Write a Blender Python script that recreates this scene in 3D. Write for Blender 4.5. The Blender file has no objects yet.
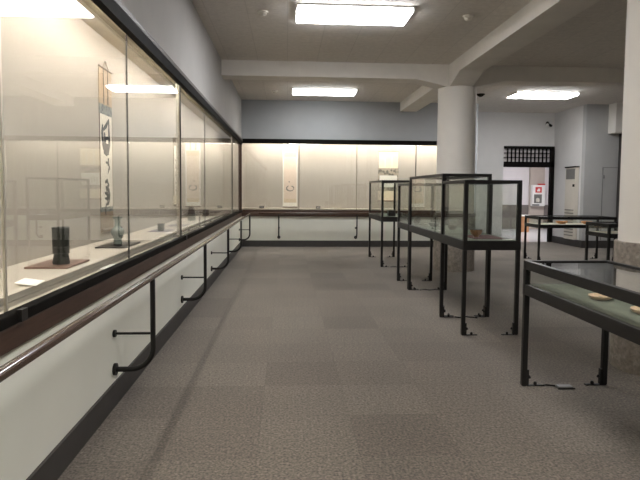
import bpy, bmesh, math, random
from math import pi, sin, cos, radians
from mathutils import Vector, Matrix
random.seed(7)
S = bpy.context.scene
COL = S.collection

# ------------------------------------------------------------------ materials
def new_mat(name):
    m = bpy.data.materials.new(name); m.use_nodes = True
    nt = m.node_tree; nt.nodes.clear()
    out = nt.nodes.new('ShaderNodeOutputMaterial')
    return m, nt, out

def pbr(name, col, rough=0.6, metal=0.0, var=0.06, scale=8.0, bump=0.0, bscale=60.0, stretch=(1, 1, 1), spec=0.5, coat=0.0):
    m, nt, out = new_mat(name)
    N = nt.nodes.new; L = nt.links.new
    b = N('ShaderNodeBsdfPrincipled')
    b.inputs['Roughness'].default_value = rough
    b.inputs['Metallic'].default_value = metal
    b.inputs['Specular IOR Level'].default_value = spec
    b.inputs['Coat Weight'].default_value = coat
    tc = N('ShaderNodeTexCoord'); mp = N('ShaderNodeMapping')
    mp.inputs['Scale'].default_value = stretch
    L(tc.outputs['Object'], mp.inputs['Vector'])
    n = N('ShaderNodeTexNoise'); n.inputs['Scale'].default_value = scale; n.inputs['Detail'].default_value = 5
    L(mp.outputs['Vector'], n.inputs['Vector'])
    r = N('ShaderNodeMapRange')
    r.inputs['From Min'].default_value = 0.3; r.inputs['From Max'].default_value = 0.7
    r.inputs['To Min'].default_value = 1 - var; r.inputs['To Max'].default_value = 1 + var
    L(n.outputs['Fac'], r.inputs['Value'])
    v = N('ShaderNodeVectorMath'); v.operation = 'SCALE'; v.inputs[0].default_value = col[:3]
    L(r.outputs['Result'], v.inputs['Scale']); L(v.outputs['Vector'], b.inputs['Base Color'])
    if bump:
        n2 = N('ShaderNodeTexNoise'); n2.inputs['Scale'].default_value = bscale; n2.inputs['Detail'].default_value = 3
        L(mp.outputs['Vector'], n2.inputs['Vector'])
        bp = N('ShaderNodeBump'); bp.inputs['Strength'].default_value = bump; bp.inputs['Distance'].default_value = 0.01
        L(n2.outputs['Fac'], bp.inputs['Height']); L(bp.outputs['Normal'], b.inputs['Normal'])
    L(b.outputs['BSDF'], out.inputs['Surface'])
    return m

def glass_mat(name, tint, boost=1.0):
    m, nt, out = new_mat(name)
    N = nt.nodes.new; L = nt.links.new
    lw = N('ShaderNodeLayerWeight'); lw.inputs['Blend'].default_value = 0.5
    p = N('ShaderNodeMath'); p.operation = 'POWER'; p.inputs[1].default_value = 5
    L(lw.outputs['Facing'], p.inputs[0])
    a = N('ShaderNodeMath'); a.operation = 'MULTIPLY_ADD'
    a.inputs[1].default_value = 0.96; a.inputs[2].default_value = 0.04 * boost
    L(p.outputs[0], a.inputs[0])
    t = N('ShaderNodeBsdfTransparent'); t.inputs['Color'].default_value = (*tint, 1)
    g = N('ShaderNodeBsdfGlossy'); g.inputs['Roughness'].default_value = 0.0
    mx = N('ShaderNodeMixShader')
    L(a.outputs[0], mx.inputs['Fac']); L(t.outputs[0], mx.inputs[1]); L(g.outputs[0], mx.inputs[2])
    L(mx.outputs[0], out.inputs['Surface'])
    return m

def emit_mat(name, col, strength):
    m, nt, out = new_mat(name)
    e = nt.nodes.new('ShaderNodeEmission'); e.inputs['Color'].default_value = (*col, 1); e.inputs['Strength'].default_value = strength
    nt.links.new(e.outputs[0], out.inputs['Surface'])
    return m

def carpet_mat():
    m, nt, out = new_mat('carpet_tiles')
    N = nt.nodes.new; L = nt.links.new
    b = N('ShaderNodeBsdfPrincipled'); b.inputs['Roughness'].default_value = 0.95; b.inputs['Specular IOR Level'].default_value = 0.15
    b.inputs['Sheen Weight'].default_value = 0.25
    tc = N('ShaderNodeTexCoord'); mp = N('ShaderNodeMapping')
    mp.inputs['Location'].default_value = (0.28, 0.76, 0.5); mp.inputs['Scale'].default_value = (2, 2, 2)
    L(tc.outputs['Object'], mp.inputs['Vector'])
    fl = N('ShaderNodeVectorMath'); fl.operation = 'FLOOR'; L(mp.outputs['Vector'], fl.inputs[0])
    wn = N('ShaderNodeTexWhiteNoise'); wn.noise_dimensions = '3D'; L(fl.outputs['Vector'], wn.inputs['Vector'])
    # tile to tile shade
    r1 = N('ShaderNodeMapRange'); r1.inputs['To Min'].default_value = 0.82; r1.inputs['To Max'].default_value = 1.17
    L(wn.outputs['Value'], r1.inputs['Value'])
    # pile speckle, two sizes
    n1 = N('ShaderNodeTexNoise'); n1.inputs['Scale'].default_value = 80; n1.inputs['Detail'].default_value = 2; n1.inputs['Roughness'].default_value = 0.5
    L(tc.outputs['Object'], n1.inputs['Vector'])
    r2 = N('ShaderNodeMapRange'); r2.inputs['From Min'].default_value = 0.32; r2.inputs['From Max'].default_value = 0.68
    r2.inputs['To Min'].default_value = 0.5; r2.inputs['To Max'].default_value = 1.5; r2.clamp = False
    L(n1.outputs['Fac'], r2.inputs['Value'])
    n4 = N('ShaderNodeTexNoise'); n4.inputs['Scale'].default_value = 42; n4.inputs['Detail'].default_value = 2; n4.inputs['Roughness'].default_value = 0.6
    L(tc.outputs['Object'], n4.inputs['Vector'])
    r5 = N('ShaderNodeMapRange'); r5.inputs['From Min'].default_value = 0.35; r5.inputs['From Max'].default_value = 0.65
    r5.inputs['To Min'].default_value = 0.82; r5.inputs['To Max'].default_value = 1.18; r5.clamp = False
    L(n4.outputs['Fac'], r5.inputs['Value'])
    n3 = N('ShaderNodeTexNoise'); n3.inputs['Scale'].default_value = 1.3; n3.inputs['Detail'].default_value = 3
    L(tc.outputs['Object'], n3.inputs['Vector'])
    r3 = N('ShaderNodeMapRange'); r3.inputs['From Min'].default_value = 0.3; r3.inputs['From Max'].default_value = 0.7
    r3.inputs['To Min'].default_value = 0.93; r3.inputs['To Max'].default_value = 1.07
    L(n3.outputs['Fac'], r3.inputs['Value'])
    # seams between tiles
    fr = N('ShaderNodeVectorMath'); fr.operation = 'FRACTION'; L(mp.outputs['Vector'], fr.inputs[0])
    sp = N('ShaderNodeSeparateXYZ'); L(fr.outputs['Vector'], sp.inputs[0])
    def edge(o):
        s = N('ShaderNodeMath'); s.operation = 'SUBTRACT'; s.inputs[1].default_value = 0.5; L(o, s.inputs[0])
        a = N('ShaderNodeMath'); a.operation = 'ABSOLUTE'; L(s.outputs[0], a.inputs[0])
        g = N('ShaderNodeMath'); g.operation = 'GREATER_THAN'; g.inputs[1].default_value = 0.493; L(a.outputs[0], g.inputs[0])
        return g.outputs[0]
    mxm = N('ShaderNodeMath'); mxm.operation = 'MAXIMUM'; L(edge(sp.outputs['X']), mxm.inputs[0]); L(edge(sp.outputs['Y']), mxm.inputs[1])
    r4 = N('ShaderNodeMapRange'); r4.inputs['To Min'].default_value = 1.0; r4.inputs['To Max'].default_value = 0.85; L(mxm.outputs[0], r4.inputs['Value'])
    def mul(a, b_):
        k = N('ShaderNodeMath'); k.operation = 'MULTIPLY'; L(a, k.inputs[0]); L(b_, k.inputs[1]); return k.outputs[0]
    tot = mul(mul(mul(r1.outputs[0], r2.outputs[0]), mul(r3.outputs[0], r4.outputs[0])), r5.outputs[0])
    # warm / cool shift between tiles
    cr = N('ShaderNodeMix'); cr.data_type = 'RGBA'
    cr.inputs[6].default_value = (0.132, 0.108, 0.087, 1); cr.inputs[7].default_value = (0.122, 0.104, 0.084, 1)
    L(wn.outputs['Value'], cr.inputs[0])
    v = N('ShaderNodeVectorMath'); v.operation = 'SCALE'; L(cr.outputs[2], v.inputs[0]); L(tot, v.inputs['Scale'])
    L(v.outputs['Vector'], b.inputs['Base Color'])
    bp = N('ShaderNodeBump'); bp.inputs['Strength'].default_value = 0.3; bp.inputs['Distance'].default_value = 0.003
    L(n1.outputs['Fac'], bp.inputs['Height']); L(bp.outputs['Normal'], b.inputs['Normal'])
    L(b.outputs[0], out.inputs['Surface'])
    return m

def board_mat(name, col, bw, bh, rotz=0.0, mortar=0.86, size=0.006, var=0.08):
    """painted boards with faint joints and a mottled surface"""
    m, nt, out = new_mat(name)
    N = nt.nodes.new; L = nt.links.new
    b = N('ShaderNodeBsdfPrincipled'); b.inputs['Roughness'].default_value = 0.9; b.inputs['Specular IOR Level'].default_value = 0.2
    tc = N('ShaderNodeTexCoord'); mp = N('ShaderNodeMapping'); mp.inputs['Rotation'].default_value = (0, 0, rotz)
    L(tc.outputs['Object'], mp.inputs['Vector'])
    br = N('ShaderNodeTexBrick'); br.inputs['Scale'].default_value = 1; br.inputs['Brick Width'].default_value = bw; br.inputs['Row Height'].default_value = bh
    br.inputs['Mortar Size'].default_value = size; br.inputs['Color1'].default_value = (1, 1, 1, 1); br.inputs['Color2'].default_value = (0.95, 0.95, 0.95, 1)
    br.inputs['Mortar'].default_value = (mortar, mortar, mortar, 1)
    L(mp.outputs['Vector'], br.inputs['Vector'])
    n = N('ShaderNodeTexNoise'); n.inputs['Scale'].default_value = 14; n.inputs['Detail'].default_value = 8; n.inputs['Roughness'].default_value = 0.7
    L(tc.outputs['Object'], n.inputs['Vector'])
    r = N('ShaderNodeMapRange'); r.inputs['From Min'].default_value = 0.3; r.inputs['From Max'].default_value = 0.7
    r.inputs['To Min'].default_value = 1 - var; r.inputs['To Max'].default_value = 1 + var
    L(n.outputs['Fac'], r.inputs['Value'])
    v = N('ShaderNodeVectorMath'); v.operation = 'SCALE'; v.inputs[0].default_value = col; L(r.outputs[0], v.inputs['Scale'])
    v2 = N('ShaderNodeVectorMath'); v2.operation = 'MULTIPLY'; L(v.outputs[0], v2.inputs[0]); L(br.outputs['Color'], v2.inputs[1])
    L(v2.outputs[0], b.inputs['Base Color'])
    L(b.outputs[0], out.inputs['Surface'])
    return m

def stone_mat():
    m, nt, out = new_mat('speckled_stone')
    N = nt.nodes.new; L = nt.links.new
    b = N('ShaderNodeBsdfPrincipled'); b.inputs['Roughness'].default_value = 0.7
    tc = N('ShaderNodeTexCoord')
    vo = N('ShaderNodeTexVoronoi'); vo.inputs['Scale'].default_value = 55; L(tc.outputs['Object'], vo.inputs['Vector'])
    n = N('ShaderNodeTexNoise'); n.inputs['Scale'].default_value = 18; n.inputs['Detail'].default_value = 6; L(tc.outputs['Object'], n.inputs['Vector'])
    cr = N('ShaderNodeValToRGB'); e = cr.color_ramp.elements
    e[0].position = 0.25; e[0].color = (0.19, 0.165, 0.14, 1); e[1].position = 0.75; e[1].color = (0.34, 0.30, 0.26, 1)
    L(n.outputs['Fac'], cr.inputs['Fac'])
    r = N('ShaderNodeMapRange'); r.inputs['To Min'].default_value = 0.8; r.inputs['To Max'].default_value = 1.25
    L(vo.outputs['Color'], r.inputs['Value'])
    v = N('ShaderNodeVectorMath'); v.operation = 'SCALE'; L(cr.outputs['Color'], v.inputs[0]); L(r.outputs[0], v.inputs['Scale'])
    L(v.outputs[0], b.inputs['Base Color']); L(b.outputs[0], out.inputs['Surface'])
    return m

def brocade_mat(name, c1, c2, scale):
    m, nt, out = new_mat(name)
    N = nt.nodes.new; L = nt.links.new
    b = N('ShaderNodeBsdfPrincipled'); b.inputs['Roughness'].default_value = 0.75
    tc = N('ShaderNodeTexCoord')
    vo = N('ShaderNodeTexVoronoi'); vo.feature = 'SMOOTH_F1'; vo.inputs['Scale'].default_value = scale; L(tc.outputs['Object'], vo.inputs['Vector'])
    cr = N('ShaderNodeValToRGB'); e = cr.color_ramp.elements
    e[0].position = 0.30; e[0].color = (*c1, 1); e[1].position = 0.45; e[1].color = (*c2, 1)
    L(vo.outputs['Distance'], cr.inputs['Fac']); L(cr.outputs['Color'], b.inputs['Base Color'])
    L(b.outputs[0], out.inputs['Surface'])
    return m

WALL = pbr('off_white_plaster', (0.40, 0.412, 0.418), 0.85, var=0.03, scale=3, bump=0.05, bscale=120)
LOWER = pbr('ivory_green_panel_paint', (0.80, 0.80, 0.71), 0.6, var=0.03, scale=2)
CEIL = board_mat('ceiling_board', (0.72, 0.685, 0.64), 0.91, 0.455, pi / 2, 0.86, 0.006, 0.10)
BEAMP = pbr('beam_plaster', (0.76, 0.73, 0.68), 0.85, var=0.04, scale=4, bump=0.05, bscale=80)
CARPET = carpet_mat()
STONE = stone_mat()
COLP = pbr('column_paint', (0.80, 0.77, 0.72), 0.7, var=0.02, scale=3)
BASEB = pbr('dark_vinyl_skirting', (0.045, 0.041, 0.038), 0.55, var=0.12, scale=10)
BLACK = pbr('black_enamel_metal', (0.014, 0.013, 0.012), 0.42, 0.0, spec=0.3, var=0.15, scale=20)
BLACKM = pbr('matt_black_frame', (0.010, 0.009, 0.008), 0.6, var=0.2, scale=12, spec=0.03)
BROWN = pbr('dark_brown_stained_wood', (0.055, 0.030, 0.021), 0.45, spec=0.3, var=0.28, scale=18, stretch=(3, 0.25, 3))
TRIMB = pbr('bronze_trim', (0.065, 0.048, 0.038), 0.5, 0.0, var=0.1, scale=10)
RAILW = pbr('polished_brown_handrail', (0.055, 0.030, 0.020), 0.14, 0.0, var=0.08, scale=14, stretch=(3, 0.3, 3))
ALU = pbr('satin_aluminium', (0.62, 0.58, 0.50), 0.35, 0.7, var=0.05, scale=10)
JOINT = pbr('pale_joint_seal', (0.26, 0.23, 0.18), 0.4, var=0.1)
SEAL_SHADE = pbr('dark_seal_and_gap_shade', (0.03, 0.028, 0.024), 0.5, var=0.1)  # joint seal colour, also paints the shadow gap under the left deck
CLOTHW = pbr('cream_wallcovering', (0.405, 0.366, 0.318), 0.9, var=0.045, scale=22, stretch=(6, 6, 0.12))
DECKM = pbr('cream_deck_cloth', (0.48, 0.432, 0.364), 0.85, var=0.02, scale=30)
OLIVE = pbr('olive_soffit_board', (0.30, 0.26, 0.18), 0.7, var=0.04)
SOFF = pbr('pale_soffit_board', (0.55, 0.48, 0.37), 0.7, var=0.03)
GREENC = pbr('grey_green_case_cloth', (0.19, 0.208, 0.165), 0.95, var=0.10, scale=9, bump=0.2, bscale=300)
CREAMC = pbr('pale_case_cloth', (0.62, 0.58, 0.48), 0.9, var=0.03, scale=20)
GLASS = glass_mat('clear_showcase_glass', (0.975, 0.985, 0.975))
GLASSG = glass_mat('green_edge_showcase_glass', (0.974, 0.984, 0.970), 1.0)
LAMP = emit_mat('fluorescent_diffuser', (0.98, 0.98, 1.0), 13.0)
LAMPN = emit_mat('near_fluorescent_diffuser', (1.0, 0.97, 0.93), 14.0)
LAMPD = emit_mat('dim_fluorescent_diffuser', (0.96, 0.98, 1.0), 6.5)  # weaker output, keeps the back wall from getting too bright
LAMPC = emit_mat('corridor_diffuser', (0.96, 0.97, 1.0), 16.0)
TUBE = emit_mat('warm_case_tube', (1.0, 0.92, 0.83), 23.0)
TUBEN = emit_mat('slim_case_tube', (1.0, 0.92, 0.83), 42.0)
WHITE = pbr('white_enamel', (0.78, 0.77, 0.74), 0.45, var=0.02)
CARD = pbr('white_card', (0.88, 0.86, 0.82), 0.8, var=0.01)
CREAMP = pbr('cream_appliance_plastic', (0.62, 0.58, 0.50), 0.5, var=0.02)
GREYG = pbr('grey_grille', (0.16, 0.155, 0.14), 0.5, var=0.3, scale=60, stretch=(1, 1, 6))
WALLR = pbr('brightened_plaster', (0.66, 0.65, 0.635), 0.85, var=0.03, scale=3, bump=0.05, bscale=120)  # lighter copy of the wall plaster, its tone makes up for weak light
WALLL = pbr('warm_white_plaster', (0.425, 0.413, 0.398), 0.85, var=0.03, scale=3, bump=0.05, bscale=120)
GREYP = pbr('grey_painted_wall', (0.42, 0.42, 0.41), 0.85, var=0.03, scale=3)
PINKW = pbr('corridor_paint', (0.70, 0.66, 0.66), 0.8, var=0.02)
TILEB = board_mat('brown_grey_dado_tile', (0.20, 0.175, 0.16), 0.45, 0.45, 0, 0.8, 0.006, 0.06)
TERR = pbr('polished_pale_terrazzo', (0.62, 0.61, 0.62), 0.18, var=0.05, scale=60)
BEIGE = pbr('beige_pilaster_paint', (0.46, 0.40, 0.35), 0.8, var=0.02)
RED = pbr('red_enamel', (0.55, 0.03, 0.03), 0.5, var=0.02)
INK = pbr('black_ink', (0.035, 0.035, 0.042), 0.85, var=0.25, scale=40)
INKG = pbr('pale_grey_ink', (0.20, 0.19, 0.18), 0.85, var=0.35, scale=40)
PAPER = pbr('aged_white_paper', (0.78, 0.72, 0.62), 0.9, var=0.03, scale=10)
PAPERP = pbr('pinkish_aged_paper', (0.68, 0.56, 0.46), 0.9, var=0.04, scale=10)
SILKB = pbr('brown_scroll_silk', (0.40, 0.29, 0.185), 0.7, var=0.10, scale=8, stretch=(5, 5, 0.5))
SILKD = pbr('dark_brown_scroll_silk', (0.16, 0.12, 0.085), 0.7, var=0.1)
SILKM = pbr('faded_brown_scroll_silk', (0.25, 0.19, 0.13), 0.7, var=0.1)
SILKT = pbr('tan_scroll_silk', (0.60, 0.49, 0.35), 0.7, var=0.08, scale=30)
SILKC = pbr('cream_scroll_silk', (0.78, 0.66, 0.49), 0.7, var=0.04, scale=15)
SILKW = pbr('white_scroll_silk', (0.74, 0.71, 0.64), 0.7, var=0.02)
BROC = brocade_mat('blue_grey_brocade', (0.055, 0.07, 0.085), (0.22, 0.235, 0.22), 45)
BROCG = brocade_mat('olive_grey_brocade', (0.13, 0.115, 0.09), (0.36, 0.31, 0.24), 15)
DGLAZE = pbr('dark_bronze_green_glaze', (0.017, 0.018, 0.013), 0.45, 0.0, var=0.5, scale=16)
CELAD = pbr('celadon_glaze', (0.17, 0.205, 0.185), 0.22, var=0.18, scale=14, coat=0.4)
CELADG = pbr('grey_celadon_glaze', (0.22, 0.23, 0.21), 0.35, var=0.18, scale=14)
MATB = pbr('red_brown_wooden_board', (0.20, 0.115, 0.085), 0.4, var=0.15, scale=20)
MATD = pbr('black_lacquer_board', (0.030, 0.024, 0.022), 0.3, var=0.15)
MATP = pbr('purple_grey_cloth_mat', (0.13, 0.115, 0.15), 0.9, var=0.1)
MATR = pbr('wine_red_cloth_mat', (0.11, 0.045, 0.045), 0.9, var=0.1)
CUPG = pbr('dark_grey_stoneware', (0.10, 0.095, 0.085), 0.5, var=0.3, scale=30)
BOWLB = pbr('tan_brown_glazed_bowl', (0.34, 0.20, 0.10), 0.35, var=0.3, scale=25)
PLATE = pbr('peach_glazed_dish', (0.80, 0.58, 0.40), 0.35, var=0.18, scale=30)
ORANGED = pbr('orange_glazed_dish', (0.75, 0.36, 0.13), 0.35, var=0.15, scale=30)
GREENS = pbr('green_glaze_spot', (0.05, 0.12, 0.05), 0.4, var=0.2)
ORANGEW = pbr('orange_brown_wood', (0.42, 0.20, 0.09), 0.5, var=0.15)
GREYBOX = pbr('grey_plastic', (0.22, 0.22, 0.215), 0.5, var=0.05)
ACRY = glass_mat('acrylic_stand', (0.90, 0.92, 0.90), 2.0)
DETW = pbr('ivory_detector_plastic', (0.72, 0.69, 0.62), 0.5, var=0.03)

# ------------------------------------------------------------------ mesh helpers
class MB:
    def __init__(s): s.bm = bmesh.new()
    def box(s, x0, x1, y0, y1, z0, z1):
        v = [s.bm.verts.new((x, y, z)) for z in (z0, z1) for x, y in ((x0, y0), (x1, y0), (x1, y1), (x0, y1))]
        for f in ((3, 2, 1, 0), (4, 5, 6, 7), (0, 1, 5, 4), (1, 2, 6, 5), (2, 3, 7, 6), (3, 0, 4, 7)):
            s.bm.faces.new([v[i] for i in f])
        return s
    def prism(s, pts, axis, a, b):
        """extrude a 2-D outline along an axis: axis 0 -> pts are (y,z), 1 -> (x,z), 2 -> (x,y)"""
        def P(p, h):
            return ((h, p[0], p[1]), (p[0], h, p[1]), (p[0], p[1], h))[axis]
        A = [s.bm.verts.new(P(p, a)) for p in pts]; B = [s.bm.verts.new(P(p, b)) for p in pts]
        s.bm.faces.new(A); s.bm.faces.new(B[::-1])
        n = len(pts)
        for i in range(n): s.bm.faces.new([A[i], B[i], B[(i + 1) % n], A[(i + 1) % n]])
        return s
    def lathe(s, prof, seg=32, c=(0, 0, 0), sx=1.0, sy=1.0, lobes=0, amp=0.0):
        rings = []
        for r, z in prof:
            rr = max(r, 1e-5); ring = []
            for k in range(seg):
                t = 2 * pi * k / seg; q = rr * (1 + amp * cos(lobes * t)) if lobes else rr
                ring.append(s.bm.verts.new((c[0] + sx * q * cos(t), c[1] + sy * q * sin(t), c[2] + z)))
            rings.append(ring)
        for a, b in zip(rings, rings[1:]):
            for k in range(seg): s.bm.faces.new([a[k], a[(k + 1) % seg], b[(k + 1) % seg], b[k]])
        s.bm.faces.new(rings[0][::-1]); s.bm.faces.new(rings[-1])
        return s
    def tube(s, pts, r, seg=12):
        pts = [Vector(p) for p in pts]; rings = []
        prev = None
        for i, p in enumerate(pts):
            d = (pts[min(i + 1, len(pts) - 1)] - pts[max(i - 1, 0)]).normalized()
            if prev is None:
                up = Vector((0, 0, 1)) if abs(d.z) < 0.9 else Vector((1, 0, 0))
                n = d.cross(up).normalized()
            else:
                n = (prev - d * prev.dot(d)).normalized()
            prev = n; b = d.cross(n)
            rings.append([s.bm.verts.new(p + r * (cos(2 * pi * k / seg) * n + sin(2 * pi * k / seg) * b)) for k in range(seg)])
        for a, b in zip(rings, rings[1:]):
            for k in range(seg): s.bm.faces.new([a[k], a[(k + 1) % seg], b[(k + 1) % seg], b[k]])
        s.bm.faces.new(rings[0][::-1]); s.bm.faces.new(rings[-1])
        return s
    def build(s, name, mat, parent=None, smooth=False, bevel=0.0, loc=None):
        bmesh.ops.recalc_face_normals(s.bm, faces=s.bm.faces[:])
        me = bpy.data.meshes.new(name); s.bm.to_mesh(me); s.bm.free()
        me.materials.append(mat)
        o = bpy.data.objects.new(name, me); COL.objects.link(o)
        if smooth:
            for p in me.polygons: p.use_smooth = True
            me.set_sharp_from_angle(angle=radians(38))
        if bevel:
            md = o.modifiers.new('bevel', 'BEVEL'); md.width = bevel; md.segments = 2; md.limit_method = 'ANGLE'
        if parent is not None: o.parent = parent
        if loc: o.location = loc
        return o

def B(*a): return MB().box(*a)
def tag(o, label, cat, group=None):
    o['label'] = label; o['category'] = cat
    if group: o['group'] = group
    return o
def thing(name, label, cat, loc=(0, 0, 0), group=None):
    o = bpy.data.objects.new(name, None); COL.objects.link(o); o.location = loc; o.empty_display_size = 0.1
    return tag(o, label, cat, group)
def struct(o):
    o['kind'] = 'structure'; return o
def ring(x0, x1, y0, y1, z0, z1, w):
    m = MB(); m.box(x0, x1, y0, y0 + w, z0, z1); m.box(x0, x1, y1 - w, y1, z0, z1)
    m.box(x0, x0 + w, y0 + w, y1 - w, z0, z1); m.box(x1 - w, x1, y0 + w, y1 - w, z0, z1); return m

# ------------------------------------------------------------------ setting
CH = 3.285; LX = -1.02; BY = 12.70; RX = 9.6; NY = -3.2
FY = 14.0
struct(B(-1.75, RX + 0.15, NY - 0.15, FY, -0.1, 0).build('floor', CARPET))
struct(B(-1.75, RX + 0.15, NY - 0.15, FY + 0.15, CH, CH + 0.12).build('ceiling', CEIL))
# left wall: band over the case, panel under it, the outer wall behind it
wl = MB(); wl.box(-1.12, LX, NY, BY, 2.401, CH); wl.box(-1.62, -1.12, NY, BY, 2.53, CH); wl.box(-1.70, -1.62, NY, FY - 0.7, 0, CH); wl.box(-1.62, LX, BY, 13.22, 2.53, CH)
struct(wl.build('wall_left', WALLL))
struct(B(-1.62, LX, NY, BY + 0.4, 0, 0.686).build('trim_1', LOWER))
wb = MB(); wb.box(LX, 4.30, BY, 12.80, 2.425, CH); wb.box(LX, 4.22, 12.80, 13.22, 2.53, CH); wb.box(-1.70, 4.22, 13.22, 13.30, 0, 3.2); wb.box(-1.70, 4.22, 13.30, 13.40, 0, CH); wb.box(4.22, 4.36, 13.22, FY, 0, CH)
wb.box(4.30, 4.36, BY, 13.22, 0, CH)
struct(wb.build('wall_back', WALL))
struct(B(LX, 4.30, BY, BY + 0.4, 0, 0.686).build('trim_2', LOWER))
struct(B(LX, LX + 0.014, NY, BY, 0, 0.14).build('baseboard_left', BASEB))
struct(B(LX + 0.014, 4.36, BY - 0.014, BY, 0, 0.14).build('baseboard_back', BASEB))
# far wall of the right hand bay with its opening
wf = MB(); wf.box(4.36, 5.49, FY, FY + 0.15, 0, CH); wf.box(5.49, 6.80, FY, FY + 0.15, 2.44, CH); wf.box(6.80, 7.0, FY, FY + 0.15, 0, CH)
struct(wf.build('wall_far', WALLR))
struct(B(6.80, 6.95, 12.64, FY, 0, CH).build('wall_side', WALLR))
wp = MB(); wp.box(6.80, RX, 12.50, 12.64, 0, CH)
struct(wp.build('wall_pier', GREYP))
bbs = MB(); bbs.box(6.786, 6.80, 12.486, FY, 0, 0.17); struct(bbs.build('baseboard_side', BASEB))
struct(B(6.80, RX, 12.486, 12.50, 0, 0.17).build('baseboard_pier', BASEB))
struct(B(7.32, RX, 12.20, 12.498, 2.62, CH).build('trim_3', BEAMP))
struct(B(7.58, 7.66, 12.38, 12.485, 0, 2.62).build('trim_4', BASEB))
struct(B(RX, RX + 0.12, NY, 12.5, 0, CH).build('wall_right', WALLR))
struct(B(-1.62, RX, NY - 0.12, NY, 0, CH).build('wall_near', WALLR))
# beams
def beam_x(x0, x1, name, haunch_left, haunch_right):
    zb = CH - 0.235; hz = CH - 0.35
    p = [(x0, CH), (x1, CH)]
    if haunch_right: p += [(x1, hz), (x1 - 0.52, zb)]
    else: p += [(x1, zb)]
    if haunch_left: p += [(x0 + 0.52, zb), (x0, hz)]
    else: p += [(x0, zb)]
    return MB().prism(p, 1, 8.86, 9.20)
def beam_y(y0, y1, h0, h1):
    zb = CH - 0.205; hz = CH - 0.35
    p = [(y0, CH), (y1, CH)]
    p += [(y1, hz), (y1 - 0.5, zb)] if h1 else [(y1, zb)]
    p += [(y0 + 0.5, zb), (y0, hz)] if h0 else [(y0, zb)]
    return MB().prism(p, 0, 2.555, 2.925)
cols_y = (3.90, 9.03)
m = beam_x(LX, 2.555, '', False, True); struct(m.build('trim_5', BEAMP))
m = beam_x(2.925, RX, '', True, False); struct(m.build('trim_6', BEAMP))
mm = MB()
for a, b, h0, h1 in ((NY, 3.68, False, True), (4.12, 8.80, True, True), (9.26, BY, True, False)):
    q = beam_y(a, b, h0, h1); me = bpy.data.meshes.new('t'); q.bm.to_mesh(me); mm.bm.from_mesh(me); q.bm.free()
for y in cols_y: mm.box(2.555, 2.925, y - 0.22 if y < 5 else 8.80, y + 0.22 if y < 5 else 9.26, CH - 0.35, CH)
struct(mm.build('trim_7', BEAMP))

def column(x, y, label):
    t = thing('round_column', label, 'column', (x, y, 0), 'round concrete columns')
    MB().lathe([(0.305, 0.93), (0.305, CH - 0.35)], 64).build('shaft', COLP, t, True)
    MB().lathe([(0.33, 0), (0.33, 0.925), (0.325, 0.93)], 64).build('stone_base', STONE, t, True)
column(2.745, 9.03, 'off white round column behind the tall glass showcases')
column(2.745, 3.90, 'off white round column with grey stone base cut by the right edge of the photo')

# lattice transom and jamb of the far opening
d1 = MB(); d1.box(5.49, 6.80, 13.96, 14.04, 2.375, 2.44); d1.box(5.49, 6.80, 13.95, 14.05, 1.91, 2.045)
d1.box(6.705, 6.80, 13.95, 14.05, 0, 2.375)
dd = struct(d1.build('door_1', BLACKM))
lt = MB()
n = 12
for i in range(1, n): 
    x = 5.49 + (6.705 - 5.49) * i / n; lt.box(x - 0.012, x + 0.012, 13.98, 14.02, 2.045, 2.375)
for z in (2.155, 2.265): lt.box(5.49, 6.705, 13.985, 14.015, z - 0.009, z + 0.009)
lt.build('lattice', BLACKM, dd)
B(5.49, 6.705, 14.06, 14.065, 2.045, 2.375).build('paper_screen', PINKW, dd)
# flush door in the grey pier wall
d2 = struct(B(7.24, 7.575, 12.488, 12.499, 0.18, 1.845).build('door_2', GREYP))
ring2 = MB(); ring2.box(7.225, 7.24, 12.484, 12.499, 0.18, 1.86); ring2.box(7.24, 7.575, 12.484, 12.499, 1.845, 1.86)
ring2.build('door_edge', pbr('grey_door_edge', (0.22, 0.22, 0.21), 0.6), d2)
B(7.232, 7.26, 12.46, 12.484, 1.60, 1.68).build('latch', GREYBOX, d2)
# corridor beyond
struct(B(3.2, 11.2, FY, 19.2, -0.1, 0.0).build('floor_corridor', TERR))
struct(B(3.2, 11.2, FY + 0.15, 19.2, 2.9, 3.0).build('ceiling_corridor', PINKW))
c = MB(); c.box(3.2, 11.2, 19.0, 19.12, 0.83, 2.9)
struct(c.build('wall_corridor', PINKW))
struct(B(3.2, 11.2, 18.97, 19.12, 0, 0.83).build('trim_8', TILEB))
struct(B(3.08, 3.2, FY + 0.15, 19.12, 0, 2.9).build('wall_corridor_left', PINKW))
struct(B(11.2, 11.32, FY + 0.15, 19.12, 0, 2.9).build('wall_corridor_right', PINKW))
struct(B(7.0, 11.2, FY + 0.02, FY + 0.15, 0, 3.0).build('wall_corridor_near', PINKW))
struct(B(8.36, 8.86, 18.86, 18.97, 0.0, 2.9).build('trim_9', BEIGE))

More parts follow.
